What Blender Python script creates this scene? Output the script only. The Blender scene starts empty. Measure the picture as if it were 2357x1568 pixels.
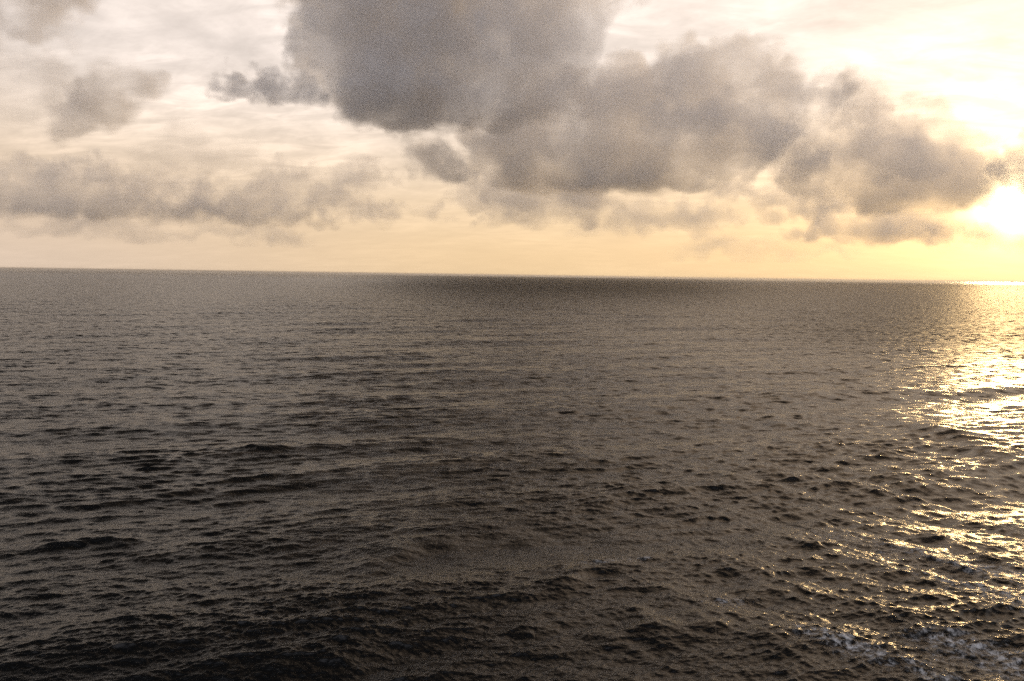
import bpy, math, random
import numpy as np
from mathutils import Vector, Matrix, Euler

R = math.radians
scene = bpy.context.scene
col = scene.collection

# ------------------------------------------------------------------ camera
EYE_H = 30.0                       # a ship's upper deck
cam_data = bpy.data.cameras.new("camera")
cam_data.lens = 28.0
cam_data.sensor_width = 36.0
cam_data.clip_start = 0.5
cam_data.clip_end = 400000.0
cam = bpy.data.objects.new("camera", cam_data)
col.objects.link(cam)
cam.location = (0, 0, EYE_H)
PITCH, ROLL = 4.74, 0.80
cam_rot = (Matrix.Rotation(R(90 - PITCH), 3, 'X') @ Matrix.Rotation(R(ROLL), 3, 'Z'))
cam.rotation_euler = cam_rot.to_euler()
scene.camera = cam
FPX = 2357 * 28.0 / 36.0


def ray(px, py):
    """Direction seen through a point of the 2357 x 1568 photograph."""
    v = Vector(((px - 1178.5) / FPX, -(py - 784.0) / FPX, -1.0))
    return (cam_rot @ v).normalized()


def az_el(px, py):
    d = ray(px, py)
    return math.atan2(d.x, d.y), math.asin(d.z)


SUN_DIR = ray(2347, 458)
SUN_AZ, SUN_EL = az_el(2347, 458)

# ------------------------------------------------------------------ world
scene.render.engine = 'CYCLES'
scene.cycles.use_denoising = False
scene.view_settings.view_transform = 'Standard'
scene.view_settings.look = 'None'
scene.view_settings.exposure = 0.22
scene.view_settings.gamma = 1.0
scene.view_settings.use_curve_mapping = False
cy = scene.cycles
cy.max_bounces = 8
cy.volume_bounces = 5
cy.diffuse_bounces = 1
cy.glossy_bounces = 2
cy.transparent_max_bounces = 16
cy.sample_clamp_indirect = 8.0
cy.volume_step_rate = 5.0
cy.use_adaptive_sampling = True
cy.adaptive_threshold = 0.01
cy.volume_max_steps = 400

world = bpy.data.worlds.new("World")
scene.world = world
world.use_nodes = True
NT = world.node_tree
NT.nodes.clear()


class G:
    """Small helper for writing node trees."""
    def __init__(self, tree):
        self.t = tree

    def n(self, kind, **kw):
        nd = self.t.nodes.new(kind)
        for k, v in kw.items():
            setattr(nd, k, v)
        return nd

    def put(self, sock, v):
        if v is None:
            return
        if hasattr(v, 'is_linked') or hasattr(v, 'links'):
            self.t.links.new(v, sock)
        else:
            sock.default_value = v

    def m(self, op, a, b=None, c=None, clamp=False):
        nd = self.n('ShaderNodeMath', operation=op, use_clamp=clamp)
        self.put(nd.inputs[0], a)
        if b is not None: self.put(nd.inputs[1], b)
        if c is not None: self.put(nd.inputs[2], c)
        return nd.outputs[0]

    def v(self, op, a, b=None, s=None):
        nd = self.n('ShaderNodeVectorMath', operation=op)
        self.put(nd.inputs[0], a)
        if b is not None: self.put(nd.inputs[1], b)
        if s is not None: self.put(nd.inputs['Scale'], s)
        return nd.outputs['Value'] if op in ('LENGTH', 'DOT_PRODUCT', 'DISTANCE') else nd.outputs[0]

    def noise(self, vec, scale, detail=4, rough=.55, dist=0.0, out='Fac'):
        nd = self.n('ShaderNodeTexNoise')
        self.put(nd.inputs['Vector'], vec)
        self.put(nd.inputs['Scale'], scale)
        self.put(nd.inputs['Detail'], detail)
        self.put(nd.inputs['Roughness'], rough)
        self.put(nd.inputs['Distortion'], dist)
        return nd.outputs[0] if out == 'Fac' else nd.outputs[1]

    def rng(self, x, a, b, c=0.0, d=1.0, smooth=True):
        nd = self.n('ShaderNodeMapRange')
        nd.interpolation_type = 'SMOOTHSTEP' if smooth else 'LINEAR'
        self.put(nd.inputs['Value'], x)
        for k, q in (('From Min', a), ('From Max', b), ('To Min', c), ('To Max', d)):
            self.put(nd.inputs[k], q)
        return nd.outputs[0]

    def mix(self, f, a, b, blend='MIX'):
        nd = self.n('ShaderNodeMix', data_type='RGBA', blend_type=blend)
        nd.clamp_factor = True
        self.put(nd.inputs[0], f)
        self.put(nd.inputs[6], a if hasattr(a, 'links') else (*a, 1))
        self.put(nd.inputs[7], b if hasattr(b, 'links') else (*b, 1))
        return nd.outputs[2]

    def xyz(self, x, y, z):
        nd = self.n('ShaderNodeCombineXYZ')
        for i, q in enumerate((x, y, z)): self.put(nd.inputs[i], q)
        return nd.outputs[0]


g = G(NT)
sky = g.n('ShaderNodeTexSky', sky_type='NISHITA', sun_disc=False)
sky.sun_elevation = SUN_EL
sky.sun_rotation = SUN_AZ          # clockwise from +Y
sky.altitude = 30
sky.air_density = 1.0
sky.dust_density = 3.0
sky.ozone_density = 1.0
d = g.n('ShaderNodeTexCoord').outputs['Generated']
sep = g.n('ShaderNodeSeparateXYZ'); g.put(sep.inputs[0], d)
X, Y, Z = sep.outputs
el = Z
zc = g.m('MAXIMUM', Z, 0.0)
cs = g.v('DOT_PRODUCT', d, tuple(SUN_DIR))
ang = g.m('ARCCOSINE', g.m('MINIMUM', cs, 1.0))          # angle from the sun
# position on a high sheet of thin cloud
inv = g.m('DIVIDE', 1.0, g.m('ADD', zc, 0.15))
P = g.xyz(g.m('MULTIPLY', X, inv), g.m('MULTIPLY', Y, inv), 0.0)
# veil colour: forward scattering around the sun, dusk colours elsewhere
wide = g.m('EXPONENT', g.m('MULTIPLY', ang, -3.0))
mid = g.m('EXPONENT', g.m('MULTIPLY', ang, -23.0))
core = g.m('EXPONENT', g.m('MULTIPLY', g.m('POWER', g.m('DIVIDE', ang, 0.027), 2.0), -1.0))
base = g.mix(g.rng(el, 0.0, 0.26), (0.765, 0.555, 0.33), (0.85, 0.74, 0.67))
base = g.mix(g.m('MULTIPLY', g.rng(ang, 0.5, 1.25), g.rng(el, .22, .0)), base, (0.66, 0.52, 0.41))
glow = g.mix(1.0, g.v('SCALE', g.mix(g.rng(el, .04, .26), (0.46, 0.28, 0.08), (0.33, 0.27, 0.19)), s=wide), g.v('SCALE', (4.0, 2.6, 1.1), s=mid), 'ADD')
lowsun = g.rng(el, 0.0, 0.33, 0.45, 1.0)
glow = g.v('SCALE', glow, s=lowsun)
veil = g.v('ADD', base, glow)
veil = g.v('ADD', veil, g.v('SCALE', (6.0, 4.8, 2.8), s=core))
# streaks and mackerel texture of the thin sheet
w1 = g.noise(P, 0.9, 6, .58, 0.6)
rt = g.n('ShaderNodeVectorRotate', rotation_type='Z_AXIS')
g.put(rt.inputs['Vector'], P); rt.inputs['Angle'].default_value = R(38)
Pst = g.v('MULTIPLY', rt.outputs[0], (1.0, 1.9, 1.0))
w2 = g.noise(Pst, 2.2, 6, .62, 0.5)
w3 = g.noise(Pst, 10.0, 5, .65, 1.2)
tex = g.m('ADD', g.m('MULTIPLY', g.rng(w1, .32, .68), 0.5), g.m('MULTIPLY', g.rng(w2, .3, .7), 0.35))
w4 = g.noise(g.v('MULTIPLY', P, (1.0, 1.9, 1.0)), 4.0, 6, .60, .6)
tex = g.m('ADD', tex, g.m('MULTIPLY', g.rng(w3, .3, .7), 0.07))
tex = g.m('ADD', tex, g.m('MULTIPLY', g.m('SUBTRACT', g.rng(w4, .35, .65), .5), g.rng(w1, .35, .6, 0.1, .5)))
texamp = g.rng(el, .01, .20, .10, .55)
veil = g.v('SCALE', veil, s=g.m('ADD', g.m('MULTIPLY', g.m('SUBTRACT', tex, .5), texamp), 1.03))
# unseen dark overcast added above the view to darken the near water
over = g.rng(el, 0.335, 0.43)
over = g.m('MULTIPLY', over, g.rng(Y, -0.50, -0.12, 0.0, 1.0))
over = g.m('MULTIPLY', over, g.rng(ang, 0.40, 1.0, 0.30, 1.0))
patch = g.rng(g.noise(P, 1.6, 5, .6, .4), .35, .65, 0.005, 0.035)
veil = g.mix(over, veil, g.v('SCALE', (1.0, 0.95, 0.92), s=patch))
skyc = g.v('SCALE', sky.outputs[0], s=0.10)
# unseen warm glow added above the view to gild the water
hi = g.m('MULTIPLY', g.m('EXPONENT', g.m('MULTIPLY', ang, -4.9)), g.rng(el, .33, .48))
veil = g.v('ADD', veil, g.v('SCALE', (8.5, 4.9, 1.9), s=hi))
# unseen sky behind the viewer, set bright to fill the clouds
veil = g.mix(g.rng(Y, -0.10, -0.50), veil, g.mix(g.rng(el, 0, .5), (0.86, 0.75, 0.70), (0.80, 0.79, 0.88)))
total = g.mix(0.93, skyc, veil)
bg = g.n('ShaderNodeBackground')
g.put(bg.inputs[0], total)
bg.inputs[1].default_value = 1.0
out = g.n('ShaderNodeOutputWorld')
NT.links.new(bg.outputs[0], out.inputs[0])
world.cycles.sampling_method = 'MANUAL'
world.cycles.sample_map_resolution = 1024

# ------------------------------------------------------------------ sun
sun_data = bpy.data.lights.new("sun", 'SUN')
sun_data.energy = 0.8
sun_data.angle = R(5.0)          # veiled by thin cloud
sun_data.color = (1.0, 0.65, 0.28)
sun = bpy.data.objects.new("sun", sun_data)
sun.rotation_euler = SUN_DIR.to_track_quat('Z', 'Y').to_euler()
sun.location = (60, 60, 90)
col.objects.link(sun)

# ------------------------------------------------------------------ water
rng = np.random.default_rng(7)
MSS = 0.02
TILT = 8.0


def ground(px, py):
    v = ray(px, py)
    t = EYE_H / -v.z
    return v.x * t, v.y * t


def water_grid():
    dth = 0.00060
    th = np.arange(0.60, 0.0009, -dth)
    r_f = EYE_H / np.tan(th)
    r_n = np.linspace(4, r_f[0], 40, endpoint=False)
    r_far = np.array([45000., 62000., 85000.])
    r = np.concatenate([r_n, r_f, r_far])
    fa = np.arange(-R(40), R(40), 0.00070)
    back = np.linspace(R(41), 2 * math.pi - R(41), 200)[:-1]
    a = np.concatenate([fa, back])
    return r, a


def build_water():
    r, a = water_grid()
    nr, na = len(r), len(a)
    X0 = (r[:, None] * np.sin(a)[None, :]).astype(np.float32)
    Y0 = (r[:, None] * np.cos(a)[None, :]).astype(np.float32)
    dr = np.gradient(r)
    sp = np.maximum(dr, r * 0.00070)              # local sampling distance
    Z0 = np.zeros_like(X0); DX = np.zeros_like(X0); DY = np.zeros_like(X0)
    # gusty patches modulate the short chop
    def lowf(seed, scale, k=7):
        q = np.random.default_rng(seed); f = np.zeros_like(X0)
        for _ in range(k):
            t = q.uniform(0, 2 * math.pi); L = scale * q.uniform(.6, 1.7)
            f += np.cos((X0 * math.cos(t) + Y0 * math.sin(t)) * (2 * math.pi / L) + q.uniform(0, 6.28))
        return f / math.sqrt(k)
    gust = np.clip(1.0 + 0.16 * lowf(3, 60) + 0.14 * lowf(4, 190), .7, 1.4)
    mss_missing = np.zeros(nr)
    waves = []

    def system(n, lmin, lmax, direction, spread, slope, kind):
        # n waves, log-uniform lengths; the system's total rms slope is `slope`
        L = np.exp(rng.uniform(math.log(lmin), math.log(lmax), n))
        for i in range(n):
            t = direction + rng.normal(0, spread)
            k = 2 * math.pi / L[i]
            A = slope / k * math.sqrt(2.0 / n)
            waves.append((k, t, A, rng.uniform(0, 2 * math.pi), kind))
    D1 = R(90 + 30)
    ga, gb = ground(1938, 1306), ground(2353, 1421)
    D2 = math.atan2(gb[1] - ga[1], gb[0] - ga[0]) + math.pi / 2     # wake crests run down to the right
    print('wake crest', math.degrees(D2 - math.pi / 2), ga, gb)
    system(12, 26, 70, D1, .22, .034, 0)
    system(16, 9, 28, R(90 + 24), .22, .048, 0)
    system(80, 2.0, 6, R(90 + 22), .26, .100, 1)
    system(90, .9, 2.6, R(90 + 20), .40, .145, 1)
    system(120, .34, .9, R(90 + 18), .60, .150, 1)
    # crossing wake waves to the right
    system(14, 5, 14, D2, .10, .065, 2)
    system(40, .7, 3.5, D2, .20, .120, 2)
    wake = 1 / (1 + np.exp(-((X0 - 4 - 0.10 * Y0) / 7.0))) * np.exp(-np.clip(np.hypot(X0, Y0) - 90, 0, None) / 170)
    wake = wake.astype(np.float32)
    chop = None
    for (k, t, A, ph, kind) in waves:
        if kind == 1 and chop is None:            # short waves steepen on the long crests
            chop = gust * np.clip(1 + .17 * Z0 / (Z0[nr // 3:nr // 2].std() + 1e-6), .6, 1.5)
        L = 2 * math.pi / k
        w = np.clip((L / sp - 1.3) / 2.0, 0, 1)      # resolved share by row
        mss_missing += (1 - w ** 2) * (A * k) ** 2 / 2 * (1.0 if kind < 2 else .25)
        rows = np.nonzero(w > 0)[0]
        if len(rows) == 0: continue
        i0, i1 = rows[0], rows[-1] + 1
        cx, cyy = math.cos(t), math.sin(t)
        phs = (X0[i0:i1] * cx + Y0[i0:i1] * cyy) * np.float32(k) + np.float32(ph)
        amp = (A * w[i0:i1])[:, None].astype(np.float32)
        if kind == 1: amp = amp * chop[i0:i1]
        if kind == 2: amp = amp * wake[i0:i1]
        c, s = np.cos(phs), np.sin(phs)
        Z0[i0:i1] += amp * c
        q = 0.85
        DX[i0:i1] -= q * amp * s * cx
        DY[i0:i1] -= q * amp * s * cyy

    # larger single crests seen in the photograph (steep swell and wake ridges)
    def ridge(pts, height, width, back=2.2):
        P = [ground(*p) for p in sorted(pts)]
        best = np.full(X0.shape, 1e9, np.float32); side = np.zeros_like(X0); along = np.zeros_like(X0)
        tot = 0; segs = []
        for (x1, y1), (x2, y2) in zip(P[:-1], P[1:]):
            L = math.hypot(x2 - x1, y2 - y1); segs.append((x1, y1, x2, y2, L, tot)); tot += L
        xs = [p[0] for p in P]; ys = [p[1] for p in P]; mg = width * 6
        msk = (X0 > min(xs) - mg) & (X0 < max(xs) + mg) & (Y0 > min(ys) - mg) & (Y0 < max(ys) + mg)
        xx, yy = X0[msk], Y0[msk]
        b = np.full(xx.shape, 1e9); sd = np.zeros(xx.shape); al = np.zeros(xx.shape)
        for x1, y1, x2, y2, L, t0 in segs:
            ux, uy = (x2 - x1) / L, (y2 - y1) / L
            u = np.clip((xx - x1) * ux + (yy - y1) * uy, 0, L)
            ex, ey = xx - x1 - u * ux, yy - y1 - u * uy
            dd = np.hypot(ex, ey); up = dd < b
            b[up] = dd[up]; sd[up] = (-ex * uy + ey * ux)[up]; al[up] = (t0 + u)[up]
        sn = sd / np.maximum(b, 1e-6)
        wv = width * (1 + (back - 1) * (0.5 + 0.5 * sn))
        prof = np.exp(-(b / wv) ** 1.5)
        end = np.clip(al / (tot * .3), 0, 1) * np.clip((tot - al) / (tot * .3), 0, 1)
        wob = 0.75 + 0.25 * np.sin(al * 0.9 + 1) * np.sin(al * .37)
        Z0[msk] += (height * prof * end * wob).astype(np.float32)
    for rd in RIDGES: ridge(*rd)

    Xf, Yf = X0 + DX, Y0 + DY
    Zf = Z0
    co = np.stack([Xf, Yf, Zf], -1).reshape(-1, 3)
    co = np.vstack([co, [[0, 0, 0]]]).astype(np.float32)
    ctr = nr * na
    i = np.arange(nr - 1)[:, None] * na; j = np.arange(na)[None, :]; j2 = (j + 1) % na
    quads = np.stack([i + j, i + na + j, i + na + j2, i + j2], -1).reshape(-1, 4)
    tris = np.stack([np.full(na, ctr), np.arange(na), (np.arange(na) + 1) % na], -1)
    me = bpy.data.meshes.new("water")
    me.vertices.add(len(co)); me.vertices.foreach_set("co", co.ravel())
    me.loops.add(quads.size + tris.size)
    me.loops.foreach_set("vertex_index", np.concatenate([quads.ravel(), tris.ravel()]).astype(np.int32))
    nf = len(quads) + len(tris)
    me.polygons.add(nf)
    st = np.concatenate([np.arange(len(quads)) * 4, quads.size + np.arange(len(tris)) * 3]).astype(np.int32)
    me.polygons.foreach_set("loop_start", st)
    me.update(calc_edges=True)
    me.polygons.foreach_set("use_smooth", np.ones(nf, dtype=bool))
    # unresolved ripples become microfacet roughness
    alpha = np.sqrt(2 * (mss_missing * MSS + 0.0016))
    rough = np.sqrt(np.clip(alpha, 0, 1))
    at = me.attributes.new("ripple", 'FLOAT', 'POINT')
    at.data.foreach_set("value", np.append(np.repeat(rough, na), rough[0]).astype(np.float32))
    at = me.attributes.new("lost_slope", 'FLOAT', 'POINT')
    lost = np.sqrt(mss_missing)
    at.data.foreach_set("value", np.append(np.repeat(lost, na), 0).astype(np.float32))
    ob = bpy.data.objects.new("water", me)
    ob['kind'] = 'structure'
    ob['label'] = 'dark open sea with choppy waves and golden glitter'
    col.objects.link(ob)
    return ob, (X0, Y0, co[:-1].reshape(nr, na, 3))


RIDGES = [
    # (crest line through these photograph points, height, front width, back factor)
    ([(1180, 1405), (1290, 1370), (1335, 1320), (1360, 1303), (1480, 1285), (1580, 1268)], .55, 1.1, 2.2),
    ([(700, 1310), (880, 1290), (960, 1250), (1010, 1243), (1100, 1262)], .60, 1.5, 2.4),
    ([(1370, 1500), (1430, 1465), (1640, 1445), (1750, 1475), (1900, 1560)], 1.0, 1.9, 2.6),
    ([(1180, 1470), (1230, 1455), (1310, 1475)], .45, 1.1, 2.2),
    ([(1700, 1245), (1820, 1238), (1930, 1262)], .45, 1.4, 2.2),
    ([(1690, 1345), (1780, 1360), (1850, 1400)], .50, 1.3, 2.2),
    ([(1940, 1235), (2060, 1250), (2200, 1300), (2330, 1350)], .45, 1.2, 2.2),
    ([(2080, 1215), (2140, 1225), (2230, 1262), (2357, 1330)], .45, 1.3, 2.2),
    ([(2060, 960), (2200, 1010), (2290, 1060), (2357, 1100)], 1.3, 3.4, 2.4),
    ([(1370, 1190), (1400, 1150), (1450, 1136), (1620, 1140)], .50, 1.5, 2.2),
    ([(1720, 972), (1840, 975), (1900, 985)], .6, 2.4, 2.2),
    ([(480, 1040), (560, 1036), (650, 1046)], .55, 2.2, 2.2),
    ([(420, 1568), (620, 1545), (760, 1530), (900, 1550)], .60, 1.6, 2.4),
    ([(60, 1260), (220, 1235), (330, 1250)], .55, 1.8, 2.4),
    ([(100, 1480), (260, 1440), (420, 1430)], .55, 1.8, 2.4),
    ([(700, 1420), (900, 1380), (1050, 1340)], .45, 1.6, 2.4),
    ([(1560, 1090), (1660, 1098), (1740, 1110)], .5, 1.7, 2.2),
]


def water_material():
    m = bpy.data.materials.new("sea water")
    m.use_nodes = True
    t = m.node_tree; t.nodes.clear(); g = G(t)
    geo = g.n('ShaderNodeNewGeometry')
    pos = geo.outputs['Position']
    at = g.n('ShaderNodeAttribute', attribute_name='ripple')
    # capillary ripples, finer than the mesh
    n1 = g.noise(g.v('MULTIPLY', pos, (1.0, 1.6, 1.0)), 2.2, 5, .62, 0.4)
    n2 = g.noise(g.v('MULTIPLY', pos, (1.0, 1.4, 1.0)), 0.55, 4, .6, 0.3)
    b2 = g.n('ShaderNodeBump'); b2.inputs['Strength'].default_value = 1.0
    b2.inputs['Distance'].default_value = 0.10
    g.put(b2.inputs['Height'], n2)
    b1 = g.n('ShaderNodeBump'); b1.inputs['Strength'].default_value = 1.0
    b1.inputs['Distance'].default_value = 0.065
    g.put(b1.inputs['Height'], n1); g.put(b1.inputs['Normal'], b2.outputs[0])
    # short waves too small for the mesh far out: tilt the surface directly
    lost = g.n('ShaderNodeAttribute', attribute_name='lost_slope').outputs['Fac']
    nc = g.noise(g.v('MULTIPLY', pos, (.6, 1.0, 1.0)), 0.42, 5, .62, 0.0, 'Color')
    tilt = g.v('MULTIPLY', g.v('SUBTRACT', nc, (.5, .5, .5)), (1.0, 1.0, 0.0))
    # extra roughness standing in for the clouds' dark shadow and reflection far out
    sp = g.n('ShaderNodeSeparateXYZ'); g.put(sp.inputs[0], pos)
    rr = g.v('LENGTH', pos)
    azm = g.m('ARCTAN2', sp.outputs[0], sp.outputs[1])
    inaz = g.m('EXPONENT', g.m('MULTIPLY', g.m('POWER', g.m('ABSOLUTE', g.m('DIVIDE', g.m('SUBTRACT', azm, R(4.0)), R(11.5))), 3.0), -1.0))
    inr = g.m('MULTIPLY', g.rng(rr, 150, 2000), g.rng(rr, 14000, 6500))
    shade_band = g.m('MULTIPLY', inaz, inr)
    glitter_dim = g.m('MULTIPLY', g.rng(azm, R(9), R(30)), g.m('MULTIPLY', g.rng(rr, 180, 520), g.rng(rr, 12000, 6000)))  # extra roughness added to dim the sun glitter far out
    tilt = g.v('SCALE', tilt, s=g.m('MULTIPLY', lost, g.m('ADD', TILT, g.m('ADD', g.m('MULTIPLY', shade_band, 30.0), g.m('MULTIPLY', glitter_dim, 10.0)))))
    nrm = g.v('NORMALIZE', g.v('ADD', b1.outputs[0], tilt))
    p = g.n('ShaderNodeBsdfPrincipled')
    p.inputs['Base Color'].default_value = (0.003, 0.0038, 0.0045, 1)
    p.inputs['IOR'].default_value = 1.333
    g.put(p.inputs['Roughness'], g.m('ADD', at.outputs['Fac'], g.m('ADD', g.m('MULTIPLY', shade_band, .34), g.m('MULTIPLY', glitter_dim, .20))))
    g.put(p.inputs['Normal'], nrm)
    o = g.n('ShaderNodeOutputMaterial')
    t.links.new(p.outputs[0], o.inputs[0])
    return m


water, WG = build_water()
water.data.materials.append(water_material())


def build_foam():
    """Broken foam of the ship's wake, lying on the waves."""
    X0, Y0, co = WG
    amt = np.zeros_like(X0)
    for (px1, py1, px2, py2, w, a) in FOAM:
        (x1, y1), (x2, y2) = ground(px1, py1), ground(px2, py2)
        L = math.hypot(x2 - x1, y2 - y1); ux, uy = (x2 - x1) / L, (y2 - y1) / L
        u = (X0 - x1) * ux + (Y0 - y1) * uy
        ex = np.abs(-(X0 - x1) * uy + (Y0 - y1) * ux)
        uu = np.clip(np.maximum(-u, u - L), 0, None)
        amt = np.maximum(amt, a * np.exp(-(ex / w) ** 2 - (uu / (w * 1.5)) ** 2))
    nr, na = X0.shape
    amt *= np.clip(0.75 + 0.9 * co[:, :, 2], .25, 1.35).astype(np.float32)      # thickest on the crests
    use = amt > .06
    q = use[:-1, :-1] & use[1:, :-1] & use[:-1, 1:] & use[1:, 1:]
    ii, jj = np.nonzero(q)
    ids = np.stack([ii * na + jj, (ii + 1) * na + jj, (ii + 1) * na + jj + 1, ii * na + jj + 1], -1)
    uq, invi = np.unique(ids, return_inverse=True)
    v = co.reshape(-1, 3)[uq].copy(); v[:, 2] += 0.02
    me = bpy.data.meshes.new("foam")
    me.vertices.add(len(v)); me.vertices.foreach_set("co", v.ravel())
    me.loops.add(invi.size); me.loops.foreach_set("vertex_index", invi.ravel().astype(np.int32))
    me.polygons.add(len(ii)); me.polygons.foreach_set("loop_start", (np.arange(len(ii)) * 4).astype(np.int32))
    me.update(calc_edges=True)
    me.polygons.foreach_set("use_smooth", np.ones(len(ii), dtype=bool))
    at = me.attributes.new("amount", 'FLOAT', 'POINT')
    at.data.foreach_set("value", amt.ravel()[uq].astype(np.float32))
    m = bpy.data.materials.new("foam"); m.use_nodes = True
    t = m.node_tree; t.nodes.clear(); g = G(t)
    pos = g.n('ShaderNodeNewGeometry').outputs['Position']
    am = g.n('ShaderNodeAttribute', attribute_name='amount').outputs['Fac']
    n1 = g.noise(g.v('MULTIPLY', pos, (1, 1, 0)), 1.5, 8, .74, .35)
    n2 = g.noise(g.v('MULTIPLY', pos, (1, 1, 0)), 0.28, 3, .5, .4)
    f = g.m('ADD', g.m('MULTIPLY', n1, .7), g.m('MULTIPLY', n2, .3))
    f = g.rng(g.m('ADD', f, g.m('MULTIPLY', am, .16)), .54, .80)
    f = g.m('MULTIPLY', g.m('MULTIPLY', f, g.rng(n1, .42, .62)), .72)
    d = g.n('ShaderNodeBsdfDiffuse'); d.inputs[0].default_value = (.72, .74, .76, 1)
    tr = g.n('ShaderNodeBsdfTransparent'); mx = g.n('ShaderNodeMixShader')
    g.put(mx.inputs[0], f)
    t.links.new(tr.outputs[0], mx.inputs[1]); t.links.new(d.outputs[0], mx.inputs[2])
    o = g.n('ShaderNodeOutputMaterial'); t.links.new(mx.outputs[0], o.inputs[0])
    me.materials.append(m)
    ob = bpy.data.objects.new("foam", me)
    ob['kind'] = 'stuff'; ob['label'] = 'thin broken streaks of pale foam in the wake'; ob['category'] = 'foam'
    col.objects.link(ob)


FOAM = [(1950, 1225, 2400, 1345, 2.6, 1.0), (2080, 1290, 2400, 1420, 2.0, .8), (1880, 1480, 2150, 1568, 1.6, .8),
        (2200, 1500, 2400, 1560, 2.2, 1.0), (1640, 1390, 1720, 1380, .8, .6), (1340, 1300, 1480, 1288, .6, .6),
        (2050, 1130, 2380, 1220, 2.0, .35)]
build_foam()

# ------------------------------------------------------------------ clouds
def cloud_material(name, sigma, color, aniso):
    m = bpy.data.materials.new(name)
    m.use_nodes = True
    t = m.node_tree; t.nodes.clear(); g = G(t)
    at = g.n('ShaderNodeAttribute', attribute_name='density')
    pv = g.n('ShaderNodeVolumePrincipled')
    pv.inputs['Density Attribute'].default_value = ''
    pv.inputs['Color'].default_value = (*color, 1)
    pv.inputs['Anisotropy'].default_value = aniso
    g.put(pv.inputs['Density'], g.m('MULTIPLY', at.outputs['Fac'], sigma))
    o = g.n('ShaderNodeOutputMaterial')
    t.links.new(pv.outputs[0], o.inputs[1])
    return m


def skin_material():
    """Almost clear film for the outer shell added round each vapour volume."""
    m = bpy.data.materials.new("cloud shell skin")
    m.use_nodes = True
    t = m.node_tree; t.nodes.clear(); g = G(t)
    a = g.n('ShaderNodeBsdfTransparent'); b = g.n('ShaderNodeBsdfDiffuse')
    b.inputs[0].default_value = (.8, .8, .8, 1)
    mx = g.n('ShaderNodeMixShader'); mx.inputs[0].default_value = 0.004
    t.links.new(a.outputs[0], mx.inputs[1]); t.links.new(b.outputs[0], mx.inputs[2])
    o = g.n('ShaderNodeOutputMaterial')
    t.links.new(mx.outputs[0], o.inputs[0])
    return m


SKIN = skin_material()


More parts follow.
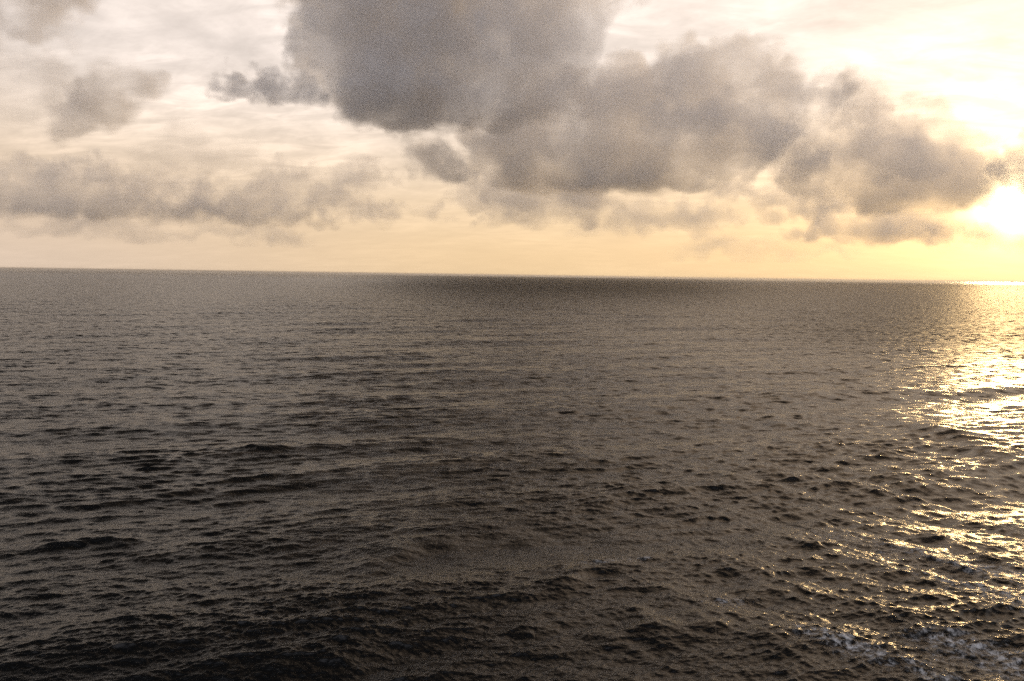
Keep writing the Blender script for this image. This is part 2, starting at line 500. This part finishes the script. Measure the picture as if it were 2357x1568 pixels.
def make_cloud(label, dist, blobs, seed=0, sigma=.006, nscale=1.45, namp=1.0, soft=.12, warp=.08, voxel=None,
               color=(.99, .985, .985), aniso=.3, depth=1.0, hull=.22, base=None, thin=None):
    """blobs: (px, py, rx, ry[, depth shift]) soft ellipsoids round the point seen at px, py, `dist` metres away."""
    f5 = 5200.0 / dist
    voxel = voxel or dist * .0026
    E = []
    for b in blobs:
        px, py, rx, ry = b[:4]; sh = b[4] if len(b) > 4 else 0.0
        v = ray(px, py); v = v / math.hypot(v.x, v.y)
        c = Vector((0, 0, EYE_H)) + v * (dist + sh)
        k = (dist + sh) / FPX * 1.03
        ra, rz = rx * k, ry * k
        E.append((c, ra, rz, depth * (0.5 * ra + 0.5 * rz) + 40))
    az = math.atan2(E[0][0].x, E[0][0].y)
    cen = sum((e[0] for e in E), Vector()) / len(E)
    rot = Matrix.Rotation(-az, 3, 'Z')
    inv = rot.transposed()
    L = [(inv @ (e[0] - cen), Vector((e[1], e[3], e[2]))) for e in E]
    pad = 1.25
    lo = Vector([min(c[i] - r[i] * pad for c, r in L) - 40 for i in range(3)])
    hi = Vector([max(c[i] + r[i] * pad for c, r in L) + 40 for i in range(3)])
    root = bpy.data.objects.new("cloud", None)
    root.empty_display_size = 100
    root.location = cen; root.rotation_euler = rot.to_euler()
    root['label'] = label; root['category'] = 'cloud'; root['group'] = 'clouds over the sea'
    col.objects.link(root)

    def tree(kind):
        t = bpy.data.node_groups.new("cloud_" + kind, 'GeometryNodeTree')
        t.interface.new_socket("Geometry", in_out='INPUT', socket_type='NodeSocketGeometry')
        t.interface.new_socket("Geometry", in_out='OUTPUT', socket_type='NodeSocketGeometry')
        g = G(t)
        go = g.n('NodeGroupOutput')
        pos = g.n('GeometryNodeInputPosition').outputs[0]
        km = g.v('SCALE', pos, s=0.001 * f5)
        km = g.v('ADD', km, (seed * 7.13, seed * 3.7, seed * 1.9))
        wn = g.noise(km, nscale * 3.0, 3, .55, 0, 'Color')
        wv = g.v('SCALE', g.v('SUBTRACT', wn, (.5, .5, .5)), s=warp * 6000.0 / f5)
        q = g.v('ADD', pos, wv)
        F = None
        for c, r in L:
            e = g.v('DIVIDE', g.v('SUBTRACT', q, tuple(c)), tuple(r))
            f = g.m('SUBTRACT', 1.0, g.v('LENGTH', e))
            F = f if F is None else g.m('SMOOTH_MAX', F, f, 0.22)
        n = g.noise(g.v('MULTIPLY', km, (1, 1, 1.35)), nscale * 4.0, 8, .68, 0.3)
        nb = g.noise(km, nscale * 1.9, 3, .5, 0.0)
        n = g.m('ADD', g.m('MULTIPLY', n, .62), g.m('MULTIPLY', nb, .38))
        F = g.m('ADD', F, g.m('MULTIPLY', g.m('SUBTRACT', n, .5), namp * 1.75))
        if base is not None:                       # flat condensation level
            zb = (base[1] and ray(base[0], base[1]).z / math.hypot(*ray(base[0], base[1]).xy) * dist + EYE_H) - cen.z
            zz = g.n('ShaderNodeSeparateXYZ'); g.put(zz.inputs[0], g.v('ADD', pos, g.v('SCALE', wv, s=.35)))
            cut = g.m('MULTIPLY', g.m('MAXIMUM', g.m('SUBTRACT', zb, zz.outputs[2]), 0.0), 1 / (dist * .0075))
            F = g.m('SUBTRACT', F, cut)
        dens = g.rng(F, 0.0, soft)
        dens = g.m('MULTIPLY', dens, g.rng(nb, .36, .64, .35, 1.15))
        if thin is not None:                       # the cloud thins out to one side
            zx = g.n('ShaderNodeSeparateXYZ'); g.put(zx.inputs[0], pos)
            dens = g.m('MULTIPLY', dens, g.rng(zx.outputs[0], lo.x + (hi.x - lo.x) * thin[0], lo.x + (hi.x - lo.x) * thin[1], 1.0, thin[2]))
        vc = g.n('GeometryNodeVolumeCube')
        vx = voxel * (2.0 if kind == 'hull' else 1.0)
        g.put(vc.inputs['Density'], dens)
        vc.inputs['Min'].default_value = lo; vc.inputs['Max'].default_value = hi
        for i, ax in enumerate('XYZ'):
            vc.inputs['Resolution ' + ax].default_value = int(max(10, min(250, (hi[i] - lo[i]) / vx)))
        if kind == 'hull':
            vm = g.n('GeometryNodeVolumeToMesh')
            t.links.new(vc.outputs[0], vm.inputs[0])
            vm.inputs['Threshold'].default_value = hull
            vm.inputs['Adaptivity'].default_value = 0.2
            t.links.new(vm.outputs[0], go.inputs[0])
        else:
            sm = g.n('GeometryNodeSetMaterial')
            sm.inputs['Material'].default_value = MAT
            t.links.new(vc.outputs[0], sm.inputs[0])
            t.links.new(sm.outputs[0], go.inputs[0])
        return t
    MAT = cloud_material("cloud vapour", sigma, color, aniso)
    vol = bpy.data.objects.new("vapour", bpy.data.volumes.new("vapour"))
    vol.parent = root; col.objects.link(vol)
    vol.modifiers.new("shape", 'NODES').node_group = tree('body')
    vol.data.materials.append(MAT)
    tmp = bpy.data.objects.new("tmp", bpy.data.meshes.new("tmp"))
    col.objects.link(tmp)
    ht = tree('hull')
    tmp.modifiers.new("shape", 'NODES').node_group = ht
    dg = bpy.context.evaluated_depsgraph_get()
    me = bpy.data.meshes.new_from_object(tmp.evaluated_get(dg), preserve_all_data_layers=False, depsgraph=dg)
    bpy.data.objects.remove(tmp); bpy.data.node_groups.remove(ht)
    me.name = "cloud_shell"
    me.materials.clear(); me.materials.append(SKIN)
    wis = bpy.data.objects.new("cloud_shell", me)  # near-clear shell mesh added to give the cloud an outline
    wis.parent = root; col.objects.link(wis)
    print("cloud", label[:40], len(me.vertices), [round(x) for x in (hi - lo)])
    return root


cloud = make_cloud

cloud('huge dark blue-grey cloud with flat base reaching past the top edge', 5200,
      [(770, 60, 95, 150), (900, 120, 170, 180), (860, 235, 90, 75), (980, 240, 120, 80), (1100, 235, 130, 85), (1180, 80, 190, 170),
       (1300, 90, 100, 110), (755, 185, 75, 48), (1010, -80, 360, 120), (1300, -30, 150, 80), (1200, 200, 140, 90),
       (745, 90, 70, 130), (835, 262, 62, 44), (1150, 265, 110, 45), (950, 265, 90, 48), (1270, 230, 100, 60)],
      seed=1, sigma=.0062, base=(1000, 292), thin=(.45, .9, .30))
cloud('small ragged dark tail of cloud sticking out left of the huge dark cloud', 5000,
      [(540, 212, 55, 20), (610, 205, 60, 34), (680, 212, 60, 28)], seed=14, sigma=.009, nscale=2.2, base=(600, 226))
cloud('broad grey-brown cloud with a rounded right shoulder below the huge dark one', 6800,
      [(1180, 350, 130, 80), (1320, 350, 150, 95), (1480, 310, 200, 115), (1400, 215, 120, 80, 300), (1600, 240, 150, 120), (1690, 180, 110, 80),
       (1735, 270, 115, 100), (1600, 370, 180, 70), (1420, 400, 200, 60), (1230, 400, 160, 55), (1240, 290, 110, 60), (1310, 235, 100, 70)],
      seed=2, sigma=.0034, base=(1450, 436))
cloud('brown cumulus with ragged top beside the sun', 8200,
      [(1900, 400, 110, 68), (2040, 370, 130, 100), (2150, 400, 120, 85), (2120, 450, 130, 50), (2020, 290, 58, 60),
       (2150, 310, 60, 60), (2230, 405, 70, 50), (2190, 460, 80, 35), (1860, 390, 70, 45)],
      seed=3, sigma=.0030, base=(2080, 488))
cloud('thin ragged plume rising from the right shoulder of the broad cloud', 7200,
      [(1850, 320, 50, 45), (1890, 260, 45, 50), (1930, 205, 40, 42), (1830, 360, 60, 40)], seed=4, sigma=.0036, nscale=2.0)
cloud('tattered pale shred just above the gap between plume and brown cumulus', 8600,
      [(1985, 195, 35, 34), (2015, 230, 30, 34), (1960, 270, 34, 34)], seed=5, sigma=.0022, nscale=2.4, namp=1.2)
cloud('dark brown cloud fragment cut by the right edge above the sun', 8000,
      [(2365, 385, 50, 50), (2420, 380, 80, 60)], seed=6, sigma=.0070)
cloud('small lumpy grey-pink cloud with a stepped left side', 6400,
      [(985, 375, 66, 48), (1030, 385, 50, 42), (955, 350, 35, 30)], seed=7, sigma=.0042, nscale=2.0, namp=.8, base=(990, 412))
cloud('grey cloud bank hanging in steps under the broad grey-brown cloud', 9000,
      [(1120, 435, 90, 40), (1240, 450, 140, 45), (1340, 465, 110, 40), (1180, 495, 90, 34), (1300, 490, 110, 30)],
      seed=8, sigma=.0026, nscale=1.7, base=(1200, 515))
cloud('long flat low cloud bar beneath the brown cumulus', 12500,
      [(1935, 528, 90, 30), (2030, 530, 120, 34), (2130, 530, 90, 26)], seed=9, sigma=.0020, namp=.8, base=(2000, 548))
cloud('thin pale bar of cloud drifting just under the sun', 12000,
      [(2240, 545, 110, 16), (2370, 550, 120, 18), (2480, 548, 100, 18)], seed=22, sigma=.0014, nscale=2.0, soft=.3)
cloud('grey cloud bank low over the far left horizon', 11500,
      [(20, 460, 120, 36), (130, 430, 100, 48), (60, 405, 60, 28), (230, 440, 100, 44), (190, 395, 60, 26), (300, 470, 130, 28), (340, 425, 60, 34), (60, 480, 170, 20), (390, 485, 110, 20)],
      seed=10, sigma=.0020, namp=1.3, nscale=2.4, base=(200, 496))
cloud('pinkish-grey cumulus row between the left bank and the small lumpy cloud', 11000,
      [(460, 440, 70, 34), (600, 450, 80, 40), (640, 415, 45, 32), (700, 420, 45, 34), (740, 450, 90, 34), (800, 410, 50, 30), (860, 425, 50, 32), (600, 490, 170, 24), (440, 480, 100, 22), (850, 485, 90, 20)],
      seed=11, sigma=.0021, namp=1.3, nscale=2.4, base=(600, 514))
cloud('slanting grey cloud shaped like a wedge in the upper left', 6000,
      [(175, 275, 62, 32), (225, 240, 68, 42), (275, 205, 62, 48), (250, 165, 45, 36), (320, 200, 45, 36)],
      seed=12, sigma=.0055, namp=1.0, soft=.35, nscale=1.2)
cloud('soft grey-brown cloud along the left edge beneath the corner', 6200,
      [(20, 160, 110, 75), (90, 150, 70, 55), (20, 225, 110, 60), (-60, 180, 120, 110)],
      seed=13, sigma=.0012, soft=.5, nscale=1.2)
cloud('darker grey cloud in the top left corner', 5600,
      [(90, 40, 60, 55), (60, 70, 50, 35), (60, -40, 120, 60), (-40, 20, 50, 80)], seed=15, sigma=.0048, soft=.35)
cloud('faint pinkish dome of cloud above the cumulus row', 12500,
      [(450, 350, 90, 50), (400, 375, 90, 34), (530, 365, 80, 34)], seed=16, sigma=.0006, soft=.4, nscale=2)
cloud('small grey puffs under the right shoulder of the broad cloud', 10500,
      [(1710, 440, 60, 26), (1790, 470, 50, 30), (1850, 465, 80, 32), (1900, 470, 60, 24)], seed=17, sigma=.0020, namp=1.2, nscale=2)
cloud('faint grey streak of cloud low over the middle of the horizon', 13500,
      [(1480, 490, 120, 30), (1600, 500, 110, 26), (1420, 515, 100, 22)], seed=18, sigma=.0012, namp=1.1, nscale=2)
cloud('thin hazy bar of cloud low over the horizon', 16000,
      [(1700, 570, 170, 20), (1850, 575, 150, 16)], seed=19, sigma=.0007, soft=.4)
cloud('small lone puff to the right of the cumulus row', 12000,
      [(1000, 488, 40, 20), (880, 480, 50, 22)], seed=20, sigma=.0012, nscale=1.8)
cloud('low slate streak of cloud close over the left horizon', 16500,
      [(150, 512, 170, 16), (330, 528, 150, 14), (560, 540, 160, 14)], seed=21, sigma=.0008, soft=.4)

# ------------------------------------------------------------------ haze over the water
def build_haze():
    a, z0, z1 = 90000.0, -4.0, 36.0
    vs = [(x, y, z) for z in (z0, z1) for x, y in ((-a, -a), (a, -a), (a, a), (-a, a))]
    fs = [(3, 2, 1, 0), (4, 5, 6, 7), (0, 1, 5, 4), (1, 2, 6, 5), (2, 3, 7, 6), (3, 0, 4, 7)]
    me = bpy.data.meshes.new("haze"); me.from_pydata(vs, [], fs)
    m = bpy.data.materials.new("sea haze"); m.use_nodes = True
    t = m.node_tree; t.nodes.clear(); g = G(t)
    pv = g.n('ShaderNodeVolumePrincipled')
    pv.inputs['Color'].default_value = (1.0, .97, .93, 1)
    pv.inputs['Density'].default_value = HAZE
    pv.inputs['Anisotropy'].default_value = 0.5
    o = g.n('ShaderNodeOutputMaterial'); t.links.new(pv.outputs[0], o.inputs[1])
    me.materials.append(m)
    ob = bpy.data.objects.new("haze", me)
    ob['kind'] = 'stuff'; ob['label'] = 'thin warm haze lying over the far sea'; ob['category'] = 'haze'
    col.objects.link(ob)


HAZE = 3.0e-5
build_haze()
# ------------------------------------------------------------------ end
